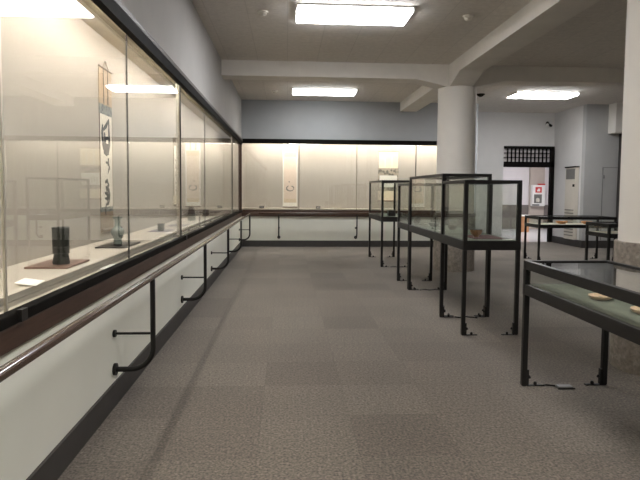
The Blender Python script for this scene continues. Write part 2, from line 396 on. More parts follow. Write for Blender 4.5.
# ------------------------------------------------------------------ built-in wall cases
def wall_case_left():
    t = thing('wall_display_case', 'long built-in glass showcase along the left wall with brown sill', 'display case', (LX, 5, 0.69))
    def P(mb, name, mat, **k):
        o = mb.build(name, mat, t, **k); o.matrix_parent_inverse = Matrix.Translation(-Vector(t.location)); return o
    y0 = NY; y1 = BY
    P(B(-1.12, -1.006, y0, y1 - 0.04, 0.687, 0.778), 'sill', BROWN, bevel=0.006)
    P(B(-1.049, -1.000, y0, y1 - 0.02, 0.779, 0.822), 'bottom_frame', BLACKM, bevel=0.004)
    P(B(-1.62, -1.0495, y0, 13.14, 0.779, 0.815), 'ledge', DECKM)
    P(B(-1.62, -1.087, y0, 13.14, 0.8155, 0.833), 'plinth', DECKM)
    P(B(-1.48, -1.11, y0, 13.0, 0.8335, 0.8375), 'deck_gap_shade', SEAL_SHADE)  # dark filler stands in for the shadow in the gap under the deck
    P(B(-1.49, -1.083, y0, 13.14, 0.838, 0.864), 'deck', DECKM)
    P(B(-1.52, -1.492, y0, 13.14, 0.835, 2.505), 'back_panel', CLOTHW)
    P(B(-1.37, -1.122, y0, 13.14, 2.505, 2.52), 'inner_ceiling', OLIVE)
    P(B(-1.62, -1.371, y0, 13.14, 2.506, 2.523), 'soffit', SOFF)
    P(B(-1.049, -1.000, y0, y1 - 0.02, 2.288, 2.366), 'top_frame', BLACKM)
    P(B(-1.060, -0.996, y0, y1 - 0.02, 2.3665, 2.400), 'top_trim', TRIMB)
    joints = [-3.2, -1.25, 0.45, 2.15, 3.80, 5.58, 7.29, 10.80, 12.66]
    for a, b in zip(joints, joints[1:]):
        P(B(-1.058, -1.050, a + 0.006, b - 0.006, 0.8155, 2.36), 'glass_pane', GLASS)
    for y in (2.15, 5.58, 10.80):
        P(B(-1.082 if y > 3 else -1.060, -1.049, y - 0.0055, y + 0.0055, 0.816, 2.36), 'mullion', ALU)
        if y > 3: P(B(-1.0485, -1.036, y - 0.004, y + 0.006, 0.822, 2.288), 'mullion_strip', SEAL_SHADE if y > 3 else ALU)  # narrow dark strip in front of the mullion
        P(B(-1.005, -0.985, y - 0.025, y + 0.025, 0.785, 0.83), 'lock', BLACK)
    for y in (-1.25, 0.45, 3.80, 7.29):
        P(B(-1.059, -1.0495, y - 0.004, y + 0.004, 0.816, 2.288), 'glass_joint', SEAL_SHADE)
    P(B(-1.062, -1.012, BY - 0.04, BY + 0.012, 0.779, 2.385), 'corner_post', BROWN)
    for k in range(8):
        a = -3.0 + k * 1.95
        P(B(-1.192, -1.121, a - 0.02, a + 1.80, 2.478, 2.504), 'light_housing', WHITE)
        P(B(-1.170, -1.140, a, a + 1.78, 2.468, 2.4775), 'light_strip', TUBEN)
    return t
wall_case_left()

def wall_case_back():
    t = thing('wall_display_case', 'wide built-in glass showcase across the back wall with two pale scrolls', 'display case', (1.5, BY, 0.69))
    def P(mb, name, mat, **k):
        o = mb.build(name, mat, t, **k); o.matrix_parent_inverse = Matrix.Translation(-Vector(t.location)); return o
    x0 = -1.0; x1 = 4.29
    P(B(x0 - 0.01, x1, BY - 0.035, BY + 0.08, 0.687, 0.778), 'sill', BROWN, bevel=0.006)
    P(B(x0 + 0.0, x1, BY - 0.015, BY + 0.055, 0.779, 0.832), 'bottom_frame', BROWN, bevel=0.004)
    P(B(-1.07, x1, BY + 0.056, 13.20, 0.79, 0.834), 'ledge', DECKM)
    P(B(-1.07, x1, BY + 0.09, 13.17, 0.8425, 0.864), 'deck', DECKM)
    P(B(-1.49, x1, 13.17, 13.20, 0.835, 2.505), 'back_panel', CLOTHW)
    P(B(-1.07, 4.22, 12.802, 13.20, 2.505, 2.52), 'inner_ceiling', SOFF)
    P(B(x0, x1, BY - 0.015, BY + 0.055, 2.325, 2.425), 'top_frame', BLACKM)
    js = [-0.985, 0.27, 1.58, 2.94, 4.24]
    for a, b in zip(js, js[1:]):
        P(B(a + 0.012, b - 0.012, BY + 0.012, BY + 0.020, 0.832, 2.325), 'glass_pane', GLASS)
    for x in js[1:-1]:
        P(B(x - 0.009, x + 0.009, BY + 0.010, BY + 0.022, 0.832, 2.325), 'glass_joint', SEAL_SHADE if x > 2 else JOINT)
    P(B(4.245, x1, BY - 0.015, BY + 0.055, 0.832, 2.325), 'end_post', BLACKM)
    P(B(4.25, x1, BY + 0.056, 13.17, 0.865, 2.505), 'end_panel', CLOTHW)
    for k in range(3):
        a = -0.9 + k * 1.72
        P(B(a - 0.02, a + 1.64, BY + 0.125, BY + 0.215, 2.470, 2.5045), 'light_housing', WHITE)
        P(B(a, a + 1.62, BY + 0.135, BY + 0.205, 2.458, 2.4695), 'light_strip', TUBE)
wall_case_back()

# ------------------------------------------------------------------ handrails
def arc_post(to_wall, top, bottom, r=0.13, n=10):
    """post points in (d,z): d is distance out from the wall"""
    pts = [(to_wall, top), (to_wall, bottom + r)]
    for k in range(1, n + 1):
        a = pi / 2 * k / n
        pts.append((to_wall - r + r * cos(a), bottom + r - r * sin(a)))
    pts.append((0.012, bottom)); return pts
def bracket(t, mapf, x):
    pts = [mapf(x, d, z) for d, z in arc_post(0.23, 0.752, 0.215)]
    b = MB().tube(pts, 0.0155, 12).build('bracket', BLACK, t, True)
    MB().tube([mapf(x, 0.012, 0.43), mapf(x, 0.215, 0.43)], 0.0075, 10).build('strut', BLACK, b, True)
    MB().tube([mapf(x, 0.0, 0.43), mapf(x, 0.014, 0.43)], 0.022, 16).build('wall_plate', BLACK, b, True)
    MB().tube([mapf(x, 0.0, 0.215), mapf(x, 0.016, 0.215)], 0.036, 16).build('wall_plate', BLACK, b, True)
t = thing('handrail', 'long polished brown handrail on curved black brackets along the left wall', 'handrail', (0, 0, 0))
MB().tube([(-0.79, NY + 0.1, 0.768), (-0.79, 12.2, 0.768)], 0.019, 20).build('rail', RAILW, t, True)
for k in range(-2, 6):
    bracket(t, lambda x, d, z: (LX + d, x, z), 3.33 + (k) * 2.13 if k < 4 else (9.75 if k == 3 else (12.0 if k == 4 else 12.0))) if k < 5 else None
t = thing('handrail', 'brown handrail on black brackets running below the back wall showcase', 'handrail', (0, 0, 0))
MB().tube([(-0.62, BY - 0.23, 0.768), (4.2, BY - 0.23, 0.768)], 0.021, 16).build('rail', RAILW, t, True)
for x in (-0.18, 1.57, 3.32):
    bracket(t, lambda x_, d, z: (x_, BY - d, z), x)

# ------------------------------------------------------------------ free standing showcases
def showcase(name, label, x0, x1, y0, y1, top, dz1, dz0, deckmat, group, th=0.03):
    t = thing(name, label, 'display case', ((x0 + x1) / 2, (y0 + y1) / 2, 0), group)
    def P(mb, nm, mat, par=None, **k):
        o = mb.build(nm, mat, par or t, **k)
        if par is None: o.matrix_parent_inverse = Matrix.Translation(-Vector(t.location))
        return o
    w = 0.034
    for sx, xa in ((1, x0), (-1, x1 - w)):
        for sy, ya in ((1, y0), (-1, y1 - w)):
            leg = P(B(xa, xa + w, ya, ya + w, 0.006, dz0), 'leg', BLACK, bevel=0.003)
            bx = (xa + w, xa + w + 0.012) if sx > 0 else (xa - 0.012, xa)
            fx = (xa + w + 0.012, xa + w + 0.11) if sx > 0 else (xa - 0.11, xa - 0.012)
            f = MB(); f.box(bx[0], bx[1], ya + 0.004, ya + w - 0.004, 0.0, 0.11)
            f.box(fx[0], fx[1], ya + 0.004, ya + w - 0.004, 0.0, 0.007)
            f.box(xa + 0.004, xa + w - 0.004, ya + 0.004, ya + w - 0.004, 0.0, 0.0055)
            fb = P(f, 'foot_bracket', BLACK)
            cx = (fx[0] + fx[1]) / 2
            P(MB().lathe([(0.011, 0.007), (0.011, 0.022), (0.006, 0.028)], 10, (cx, ya + w / 2, 0)), 'bolt', BLACK)
            P(MB().lathe([(0.008, 0.0), (0.012, 0.006), (0.004, 0.02)], 10, ((bx[1] + 0.008) if sx > 0 else (bx[0] - 0.008), ya + w / 2, 0.05)), 'bolt', BLACK)
            P(B(xa, xa + w, ya, ya + w, dz1, top - th), 'corner_post', BLACK)
    P(ring(x0 - 0.002, x1 + 0.002, y0 - 0.002, y1 + 0.002, dz0, dz1, 0.03), 'deck_frame', BLACK, bevel=0.002)
    P(B(x0 + 0.03, x1 - 0.03, y0 + 0.03, y1 - 0.03, dz1 - 0.03, dz1 + 0.002), 'deck', deckmat)
    P(ring(x0, x1, y0, y1, top - th, top, 0.034), 'top_frame', BLACK, bevel=0.002)
    P(B(x0 + 0.034, x1 - 0.034, y0 + 0.034, y1 - 0.034, top - 0.016, top - 0.008), 'top_glass', GLASSG)
    for a in (x0 + 0.012, x1 - 0.018):
        P(B(a, a + 0.006, y0 + w, y1 - w, dz1, top - th), 'glass_pane', GLASSG)
    for a in (y0 + 0.012, y1 - 0.018):
        P(B(x0 + w, x1 - w, a, a + 0.006, dz1, top - th), 'glass_pane', GLASSG)
    return t
G1 = 'tall glass showcases in the middle row'; G2 = 'low table showcases'
showcase('glass_showcase', 'short glass showcase at the near end of the row, holding a brown bowl', 1.558, 2.074, 4.84, 5.585, 1.385, 0.848, 0.765, GREENC, G1)
showcase('glass_showcase', 'long tall glass showcase behind the short one with the brown bowl', 1.572, 2.08, 5.60, 7.14, 1.463, 0.848, 0.765, GREENC, G1)
showcase('glass_showcase', 'short low glass showcase touching the far end of the long tall showcase', 1.572, 2.08, 7.155, 7.88, 1.385, 0.848, 0.765, GREENC, G1)
showcase('glass_showcase', 'farthest glass showcase of the row, standing apart near the back wall', 1.58, 2.09, 9.29, 10.73, 1.46, 0.848, 0.765, GREENC, G1)
showcase('table_showcase', 'low glass table showcase in the right foreground with two peach dishes', 1.555, 2.135, 2.18, 3.575, 0.835, 0.680, 0.612, GREENC, G2, 0.056)
showcase('table_showcase', 'farther of the two low table showcases before the lattice doorway, with pale deck', 4.56, 6.02, 9.88, 10.50, 0.835, 0.690, 0.630, CREAMC, G2, 0.05)
showcase('table_showcase', 'nearer of the two low table showcases partly hidden by the right column', 4.60, 6.05, 7.74, 8.36, 0.835, 0.690, 0.630, CREAMC, G2, 0.05)

# ------------------------------------------------------------------ hanging scrolls
def scroll_frame(kind, a0, a1, depth):
    """returns box builder in wall coordinates: a along the wall, d out from the wall"""
    def bx(p, q, d0, d1, z0, z1, mb=None):
        mb = mb or MB()
        if kind == 'left': mb.box(depth + d0, depth + d1, p, q, z0, z1)
        else: mb.box(p, q, depth - d1, depth - d0, z0, z1)
        return mb
    return bx
def strokes(kind, depth, d, polys, name, mat, parent):
    mb = MB()
    for pts in polys:
        if kind == 'left': mb.prism(pts, 0, depth + d, depth + d + 0.0015)
        else: mb.prism(pts, 1, depth - d - 0.0015, depth - d)
    return mb.build(name, mat, parent)
def brush(pts, w):
    """a brush stroke outline with varying width along pts"""
    L_, R_ = [], []
    n = len(pts)
    for i, (x, z) in enumerate(pts):
        ax, az = pts[max(i - 1, 0)]; bx_, bz = pts[min(i + 1, n - 1)]
        dx, dz = bx_ - ax, bz - az; l = math.hypot(dx, dz) or 1
        ww = w[i] if isinstance(w, (list, tuple)) else w
        L_.append((x - dz / l * ww, z + dx / l * ww)); R_.append((x + dz / l * ww, z - dx / l * ww))
    return L_ + R_[::-1]

def add_scroll(kind, label, a0, a1, depth, bands, roller_z, roller_out, cord_z, margins=None, ribbons=None, strokes_=None, ink=INK):
    t = thing('hanging_scroll', label, 'scroll', (0, 0, 0))
    bx = scroll_frame(kind, a0, a1, depth)
    for z0, z1, nm, mat, inset in bands:
        bx(a0 + inset, a1 - inset, 0.002, 0.006 + (0.001 if inset else 0), z0, z1).build(nm, mat, t)
    zt = bands[0][1]; zb = bands[-1][0]
    if margins:
        mz0, mz1, mm_, iw = margins
        mb = bx(a0, a0 + iw, 0.002, 0.0065, mz0, mz1); bx(a1 - iw, a1, 0.002, 0.0065, mz0, mz1, mb); mb.build('margin', mm_, t)
    if ribbons:
        rz0, rz1, rm, fr = ribbons
        for f in fr:
            p = a0 + (a1 - a0) * f; bx(p - 0.010, p + 0.010, 0.0075, 0.010, rz0, rz1).build('ribbon', rm, t)
    def W(a, d, z): return (depth + d, a, z) if kind == 'left' else (a, depth - d, z)
    MB().tube([W(a0 - 0.005, 0.010, zt), W(a1 + 0.005, 0.010, zt)], 0.006, 8).build('top_rod', SILKD, t, True)
    MB().tube([W(a0 - roller_out, 0.016, roller_z), W(a1 + roller_out, 0.016, roller_z)], 0.014, 12).build('roller', MATB if roller_out else SILKD, t, True)
    mid = (a0 + a1) / 2
    if cord_z:
        MB().tube([W(a0 + 0.08, 0.01, zt), W(mid, 0.008, cord_z), W(a1 - 0.08, 0.01, zt)], 0.003, 6).build('cord', SILKB, t)
        MB().tube([W(mid, 0.002, cord_z), W(mid, 0.02, cord_z)], 0.008, 8).build('hook', WHITE, t)
    if strokes_: strokes(kind, depth, 0.0078, strokes_, 'brushwork', ink, t)
    return t

# calligraphy scroll on the left wall
a0, a1 = 4.575, 4.895; ac = (a0 + a1) / 2; cs = []
WF = 1.6
def S_(pts, w): cs.append(brush([(ac + x * (1.25 if WF > 1.5 else 1), z) for x, z in pts], [q * WF for q in w] if isinstance(w, (list, tuple)) else w * WF))
# large first character
S_([(-0.075, 1.80), (-0.085, 1.73), (-0.075, 1.66), (-0.06, 1.60)], [0.008, 0.014, 0.014, 0.008])
S_([(-0.06, 1.76), (0.0, 1.80), (0.055, 1.86)], [0.008, 0.013, 0.004])
S_([(0.05, 1.86), (0.052, 1.76), (0.058, 1.66), (0.03, 1.565)], [0.006, 0.012, 0.016, 0.008])
S_([(-0.04, 1.74), (-0.03, 1.66), (-0.05, 1.60)], [0.010, 0.016, 0.010])
S_([(-0.03, 1.69), (0.02, 1.70), (0.05, 1.70)], 0.009)
S_([(-0.05, 1.63), (0.0, 1.62), (0.05, 1.63)], [0.016, 0.020, 0.016])
S_([(-0.06, 1.585), (0.0, 1.575), (0.04, 1.59)], [0.010, 0.016, 0.010])
# second, two small strokes
S_([(0.03, 1.535), (0.035, 1.50), (0.02, 1.475)], [0.010, 0.008, 0.003])
S_([(-0.02, 1.50), (0.03, 1.495), (0.05, 1.46), (0.02, 1.41)], [0.005, 0.010, 0.010, 0.003])
# third, running character
S_([(-0.04, 1.335), (0.0, 1.350), (0.03, 1.315), (-0.02, 1.275)], [0.006, 0.012, 0.013, 0.006])
S_([(-0.03, 1.30), (0.03, 1.27), (0.05, 1.235), (0.0, 1.20), (-0.05, 1.205)], [0.006, 0.014, 0.014, 0.009, 0.004])
S_([(-0.05, 1.25), (0.0, 1.24), (0.04, 1.20), (0.02, 1.16), (-0.03, 1.15)], [0.005, 0.012, 0.013, 0.009, 0.003])
S_([(-0.02, 1.16), (-0.04, 1.11), (-0.03, 1.06)], [0.008, 0.007, 0.003])
bands1 = [(1.965, 2.255, 'silk_mount', SILKB, 0), (1.885, 1.964, 'brocade_band', BROC, 0), (1.135, 1.884, 'paper', PAPER, 0.012),
          (1.095, 1.134, 'lower_band', BROC, 0), (0.955, 1.094, 'lower_silk', SILKM, 0)]
# shift the running characters to fill the sheet
cs2 = []
S_([(-0.02, 1.30 - 0.02), (0.0, 1.22), (-0.01, 1.15)], [0.004, 0.006, 0.003])
add_scroll('left', 'tall narrow calligraphy scroll with black brush writing behind the two vases', a0, a1, -1.492, bands1, 0.945, 0.0, 2.315,
           (1.135, 1.884, SILKD, 0.012), (1.975, 2.25, SILKD, (0.33, 0.67)), cs)
# narrow far scroll on the left wall
WF = 1.3
cs = []; ac = 7.62
for i in range(5):
    z = 1.66 - i * 0.10; S_([(-0.05, z), (0.0, z + 0.02), (0.04, z - 0.03), (-0.02, z - 0.06)], [0.004, 0.009, 0.010, 0.003])
add_scroll('left', 'small dark-edged scroll on the left wall behind the pale metal mullion', 7.48, 7.76, -1.492,
           [(1.86, 1.96, 'silk_mount', SILKD, 0), (1.20, 1.859, 'paper', PAPER, 0.03), (1.08, 1.199, 'lower_silk', SILKC, 0)], 1.07, 0.0, 2.03,
           (1.20, 1.859, SILKD, 0.03), None, cs)
# ink circle scroll on the back wall
cs = []; ac = 0.075
circ = [(0.085 * cos(t), 1.325 + 0.062 * sin(t)) for t in [radians(110 + i * 20) for i in range(17)]]
S_(circ, [0.004, 0.007, 0.009, 0.011, 0.012, 0.012, 0.012, 0.010, 0.009, 0.008, 0.007, 0.006, 0.006, 0.007, 0.009, 0.007, 0.003])
S_([(0.02, 1.375), (0.05, 1.37), (0.06, 1.345)], 0.006)
S_([(-0.03, 1.49), (-0.02, 1.46)], 0.008)
add_scroll('back', 'pale pinkish scroll with a small ink circle, left one of the back wall showcase', -0.10, 0.245, 13.169,
           [(2.175, 2.37, 'silk_mount', SILKW, 0), (2.06, 2.174, 'upper_band', SILKT, 0.025), (1.08, 2.059, 'paper', PAPERP, 0.025),
            (0.99, 1.079, 'lower_band', SILKT, 0.025), (0.89, 0.989, 'lower_silk', SILKW, 0)], 0.885, 0.0, None,
           (0.99, 2.174, SILKW, 0.025), (2.19, 2.36, INKG, (0.30, 0.66)), cs, INKG)
# cream and grey brocade scroll
cs = []; ac = 2.39
for i in range(6):
    x = -0.15 + i * 0.06
    S_([(x, 1.54), (x + 0.012, 1.50), (x - 0.008, 1.46), (x + 0.01, 1.42)], [0.003, 0.005, 0.005, 0.002])
add_scroll('back', 'wide cream scroll with grey patterned bands above the farthest glass showcase', 2.15, 2.63, 13.169,
           [(1.815, 2.205, 'silk_mount', SILKC, 0.015), (1.645, 1.814, 'brocade_band', BROCG, 0), (1.37, 1.644, 'paper', SILKW, 0.03),
            (1.28, 1.369, 'brocade_band', BROCG, 0), (1.06, 1.279, 'lower_silk', SILKC, 0)], 1.045, 0.03, 2.275,
           (1.37, 1.644, BROCG, 0.03), (1.83, 2.19, SILKW, (0.33, 0.67)), cs, INKG)

# ------------------------------------------------------------------ exhibits in the left case
DZ = 0.8645
def board(label, x0, x1, y0, y1, z, mat, th=0.010, name='display_board', cat='board'):
    return tag(B(x0, x1, y0, y1, z, z + th).build(name, mat, bevel=0.002), label, cat)
board('red-brown wooden board under the dark cylindrical vase', -1.36, -1.14, 2.97, 3.30, DZ, MATB)
v = thing('cylinder_vase', 'dark bronze-green cylindrical vase with a flared foot on a wooden board', 'vase', (-1.222, 3.10, DZ + 0.0105)); v.scale = (0.97, 0.97, 0.96)
MB().lathe([(0.0, 0), (0.044, 0), (0.046, 0.008), (0.040, 0.045), (0.0375, 0.058), (0.0435, 0.062), (0.0445, 0.12), (0.046, 0.20), (0.0475, 0.206),
            (0.044, 0.208), (0.041, 0.20), (0.040, 0.08), (0.0, 0.075)], 40).build('body', DGLAZE, v, True)
for z in (0.062, 0.095, 0.150, 0.19):
    MB().lathe([(0.0435, z - 0.002), (0.0475, z - 0.001), (0.0475, z + 0.001), (0.0435, z + 0.002)], 40).build('band', DGLAZE, v, True)
board('black lacquer board under the celadon vase', -1.345, -1.135, 4.0, 4.41, DZ, MATD)
v = thing('celadon_vase', 'small grey-green celadon vase with a tall neck on a black board', 'vase', (-1.225, 4.13, DZ + 0.0105)); v.scale = (0.92, 0.92, 0.92)
MB().lathe([(0.0, 0), (0.031, 0), (0.033, 0.01), (0.030, 0.035), (0.031, 0.055), (0.046, 0.085), (0.051, 0.105), (0.044, 0.130), (0.026, 0.145),
            (0.022, 0.160), (0.023, 0.20), (0.031, 0.212), (0.040, 0.217), (0.040, 0.221), (0.020, 0.214), (0.017, 0.18), (0.0, 0.17)], 40).build('body', CELAD, v, True)
MB().lathe([(0.029, 0.0005), (0.0345, 0.0008), (0.0345, 0.010), (0.029, 0.0105)], 40).build('foot_ring', MATD, v, True)
board('purple-grey mat under the small dark cup', -1.36, -1.16, 5.55, 5.85, DZ, MATP, 0.004, 'cloth_mat', 'mat')
v = thing('tea_cup', 'small dark grey cylindrical cup on a purple-grey mat', 'cup', (-1.26, 5.69, DZ + 0.0045))
MB().lathe([(0.0, 0), (0.030, 0), (0.033, 0.01), (0.035, 0.07), (0.032, 0.07), (0.029, 0.015), (0.0, 0.012)], 32).build('body', CUPG, v, True)
board('purple-grey mat with a tiny dark lidded pot on it', -1.36, -1.15, 6.40, 6.72, DZ, MATP, 0.004, 'cloth_mat', 'mat')
v = thing('lidded_pot', 'tiny dark lidded pot on the farther purple-grey mat', 'pot', (-1.245, 6.52, DZ + 0.0045))
MB().lathe([(0.0, 0), (0.018, 0), (0.026, 0.012), (0.024, 0.024), (0.0, 0.026)], 24).build('body', MATD, v, True)
MB().lathe([(0.0, 0.026), (0.022, 0.026), (0.012, 0.034), (0.004, 0.040), (0.0, 0.041)], 24).build('lid', MATD, v, True)
board('pale board under the two-tone bottle', -1.36, -1.15, 7.38, 7.68, DZ, CREAMC, 0.006)
v = thing('two_tone_bottle', 'bottle with dark upper half and grey-green lower half in the left showcase', 'bottle', (-1.26, 7.5, DZ + 0.0065))
MB().lathe([(0.0, 0), (0.056, 0), (0.058, 0.01), (0.050, 0.085), (0.0, 0.0855)], 32).build('lower_body', CELADG, v, True)
MB().lathe([(0.0, 0.0855), (0.048, 0.0856), (0.042, 0.13), (0.036, 0.165), (0.036, 0.18), (0.028, 0.18), (0.026, 0.165), (0.0, 0.16)], 32).build('upper_body', MATD, v, True)
v = thing('display_stand', 'small clear stand with four legs near the far end of the left showcase', 'stand', (-1.20, 8.45, DZ))
B(-0.09, 0.09, -0.13, 0.13, 0.075, 0.082).build('top', ACRY, v)
for sx in (-1, 1):
    for sy in (-1, 1):
        B(sx * 0.084 - 0.005, sx * 0.084 + 0.005, sy * 0.124 - 0.005, sy * 0.124 + 0.005, 0.0, 0.0745).build('leg', ALU, v)
v = tag(MB().lathe([(0.0, 0), (0.030, 0), (0.052, 0.03), (0.055, 0.06), (0.045, 0.09), (0.030, 0.105), (0.026, 0.105), (0.0, 0.10)], 32, (-1.27, 8.9, DZ)).build('round_jar', DGLAZE, None, True),
        'dark round jar standing behind the clear stand in the left showcase', 'jar')
v = tag(MB().lathe([(0.0, 0), (0.05, 0), (0.12, 0.03), (0.125, 0.035), (0.05, 0.012), (0.0, 0.01)], 32, (-1.27, 10.0, DZ)).build('shallow_dish', CUPG, None, True),
        'dark shallow dish farthest in the left showcase', 'dish')
def card(label, x, y, z, w, d, rot=0.0, tilt=0.0, group='white label cards'):
    o = B(-w / 2, w / 2, -d / 2, d / 2, 0, 0.004).build('label_card', CARD)
    o.location = (x, y, z + abs(sin(tilt)) * w / 2 + 0.0005); o.rotation_euler = (0, tilt, rot)
    return tag(o, label, 'card', group)
card('white label card on the deck in front of the dark cylindrical vase', -1.12, 2.50, DZ, 0.085, 0.13, 0.12, 0.16)
card('white label card on the sill ledge below the celadon vase', -1.0685, 3.40, 0.8155, 0.030, 0.20)
card('white label card beside the mat of the dark cup', -1.13, 5.42, DZ, 0.07, 0.11)
card('white label card beside the board of the two-tone bottle', -1.12, 7.25, DZ, 0.06, 0.11)
card('white label card near the clear stand', -1.12, 7.98, DZ, 0.05, 0.11)
# small black gauges in the back showcase
for x, lb in ((-0.575, 'small black block at the left end of the back showcase ledge'), (0.715, 'small black block on the back showcase ledge right of the ink circle scroll')):
    g = thing('humidity_gauge', lb, 'gauge', (x, 12.85, DZ), 'black gauges in the back showcase')
    B(-0.05, 0.05, -0.02, 0.02, 0, 0.052).build('casing', BLACKM, g, bevel=0.004)
    B(-0.035, 0.035, -0.0225, -0.0205, 0.015, 0.040).build('dial', GREYBOX, g)
card('white label card on the back showcase ledge below the wide cream scroll', 1.74, 12.86, DZ, 0.11, 0.05)

# ------------------------------------------------------------------ exhibits in the free standing cases
KZ = 0.8505
tag(B(1.71, 2.00, 5.0, 5.42, KZ, KZ + 0.004).build('cloth_mat', MATR), 'wine-red mat under the brown bowl in the nearest tall showcase', 'mat')
v = thing('tea_bowl', 'tan-brown tea bowl on a wine-red mat in the nearest tall showcase', 'bowl', (1.80, 5.22, KZ + 0.0045))
MB().lathe([(0.0, 0), (0.026, 0), (0.028, 0.010), (0.045, 0.022), (0.056, 0.048), (0.058, 0.066), (0.054, 0.067), (0.050, 0.045), (0.038, 0.024), (0.0, 0.018)], 40).build('body', BOWLB, v, True)
MB().lathe([(0.0545, 0.0655), (0.0585, 0.0665), (0.0575, 0.070), (0.0545, 0.0695)], 40).build('rim', DGLAZE, v, True)
card('white label card at the right front corner of the nearest tall showcase', 2.00, 4.94, KZ, 0.09, 0.06)
v = tag(MB().lathe([(0.0, 0), (0.03, 0), (0.055, 0.03), (0.055, 0.05), (0.03, 0.055), (0.0, 0.05)], 28, (1.88, 6.25, KZ)).build('round_incense_box', CUPG, None, True),
        'dark rounded pot in the long tall showcase', 'pot')
v = tag(MB().lathe([(0.0, 0), (0.04, 0), (0.075, 0.045), (0.07, 0.045), (0.035, 0.01), (0.0, 0.008)], 28, (1.80, 6.75, KZ)).build('shallow_bowl', CELADG, None, True),
        'grey-green shallow bowl in the middle of the long tall showcase', 'bowl')
card('white label card in the long tall showcase beside the dark rounded pot', 1.70, 6.05, KZ, 0.08, 0.10)
card('white label card at the far end of the long tall showcase', 1.88, 7.02, KZ, 0.16, 0.10)
v = tag(MB().lathe([(0.0, 0), (0.04, 0), (0.05, 0.06), (0.035, 0.09), (0.02, 0.10), (0.0, 0.10)], 28, (1.75, 7.45, KZ)).build('squat_bottle', CUPG, None, True),
        'grey squat bottle in the short low showcase behind the long one', 'bottle')
card('white label card in the short low showcase behind the long one', 1.92, 7.40, KZ, 0.16, 0.12)
tag(B(1.75, 1.87, 9.55, 9.67, KZ, KZ + 0.10).build('dark_incense_box', MATD, bevel=0.01), 'dark square box in the farthest tall showcase', 'box')
tag(MB().lathe([(0.0, 0), (0.035, 0), (0.05, 0.03), (0.04, 0.06), (0.0, 0.065)], 28, (1.96, 9.62, KZ)).build('small_jar', CELADG, None, True), 'pale grey small jar beside the dark box in the farthest showcase', 'jar')
card('white label card in front of the dark box in the farthest showcase', 1.90, 9.42, KZ, 0.12, 0.06)

TZ = 0.6925
def dish(label, x, y, r, rot, spot=True, z=TZ, mat=PLATE):
    t = thing('small_dish', label, 'dish', (x, y, z), 'peach dishes in the table showcases')
    t.rotation_euler = (0, 0, rot)
    if not spot: t.scale = (1, 1, 1.9)
    MB().lathe([(0.0, 0), (r * 0.5, 0), (r * 0.86, 0.012), (r, 0.024), (r * 0.97, 0.0262), (r * 0.80, 0.017), (r * 0.5, 0.008), (0.0, 0.007)], 48, (0, 0, 0), 1.0, 0.86, 9, 0.035).build('body', mat, t, True)
    if spot:
        MB().lathe([(0.0, 0.0072), (0.016, 0.0085), (0.010, 0.012), (0.0, 0.013)], 14, (r * 0.25, r * 0.3, 0)).build('glaze_spot', GREENS, t, True)
dish('peach-coloured scalloped dish in the foreground table showcase, the left one', 1.765, 3.02, 0.072, 0.3, True, 0.6825)
dish('peach-coloured scalloped dish in the foreground table showcase, cut by the photo edge', 1.775, 2.66, 0.068, 0.8, True, 0.6825)
dish('orange dish at the left in the table showcase before the lattice doorway', 5.12, 10.15, 0.11, 0.0, False, TZ, ORANGED)
dish('orange dish at the right in the table showcase before the lattice doorway', 5.60, 10.15, 0.11, 0.5, False, TZ, ORANGED)
dish('orange dish in the table showcase partly hidden by the right column', 5.02, 8.02, 0.10, 0.2, False, TZ, ORANGED)

# cords on the floor
def cord(label, pts, r=0.005):
    P_ = []
    for i in range(len(pts) - 1):
        for k in range(6):
            f = k / 6; g = (1 - cos(pi * f)) / 2
            P_.append((pts[i][0] + (pts[i + 1][0] - pts[i][0]) * f, pts[i][1] + (pts[i + 1][1] - pts[i][1]) * g, r + 0.0005))
    P_.append((*pts[-1], r + 0.0005))
    return tag(MB().tube(P_, r, 8).build('floor_cord', BLACK, None, True), label, 'cord', 'black cords between showcase feet')
cord('black cord on the carpet between the feet of the long tall showcase', [(1.71, 5.55), (1.76, 5.52), (1.80, 5.57), (1.88, 5.53), (1.93, 5.50)], 0.006)
cord('black cord on the carpet under the short low showcase', [(1.72, 7.09), (1.78, 7.12), (1.85, 7.09), (1.93, 7.12)], 0.006)
cord('black cord on the carpet under the farthest tall showcase', [(1.74, 9.27), (1.80, 9.29), (1.88, 9.26), (1.95, 9.28)], 0.006)
cord('black cord on the carpet from the foreground table showcase foot to a grey box', [(1.70, 3.545), (1.72, 3.555), (1.755, 3.545), (1.775, 3.535)], 0.005)
b_ = thing('adapter_box', 'small flat grey box on the carpet under the foreground table showcase', 'box', (1.825, 3.51, 0))
B(-0.048, 0.048, -0.025, 0.025, 0.0, 0.016).build('casing', GREYBOX, b_, bevel=0.003)
B(-0.055, 0.058, -0.032, -0.026, 0.0, 0.008).build('flange', BLACK, b_)

# ------------------------------------------------------------------ ceiling fixtures
def ceiling_light(x, y, label, lamp=LAMP, z=CH, w=1.25, d=0.55):
    t = thing('ceiling_light', label, 'ceiling light', (x, y, z), 'rectangular fluorescent ceiling lights')
    B(-w / 2 - 0.03, w / 2 + 0.03, -d / 2, d / 2, -0.018, 0.0).build('housing', WHITE, t)
    MB().prism([(-d / 2 + 0.01, -0.0185), (d / 2 - 0.01, -0.0185), (d / 2 - 0.03, -0.060), (-d / 2 + 0.03, -0.060)], 0, -w / 2, w / 2).build('diffuser', lamp, t)
    for s in (-1, 1):
        B(min(s * w / 2, s * (w / 2 + 0.02)), max(s * w / 2, s * (w / 2 + 0.02)), -d / 2, d / 2, -0.045, -0.0185).build('end_cap', WHITE, t)
ceiling_light(0.735, 6.41, 'bright rectangular ceiling light nearest in the left bay')
ceiling_light(0.735, 11.37, 'bright rectangular ceiling light near the back wall of the left bay', LAMPD)
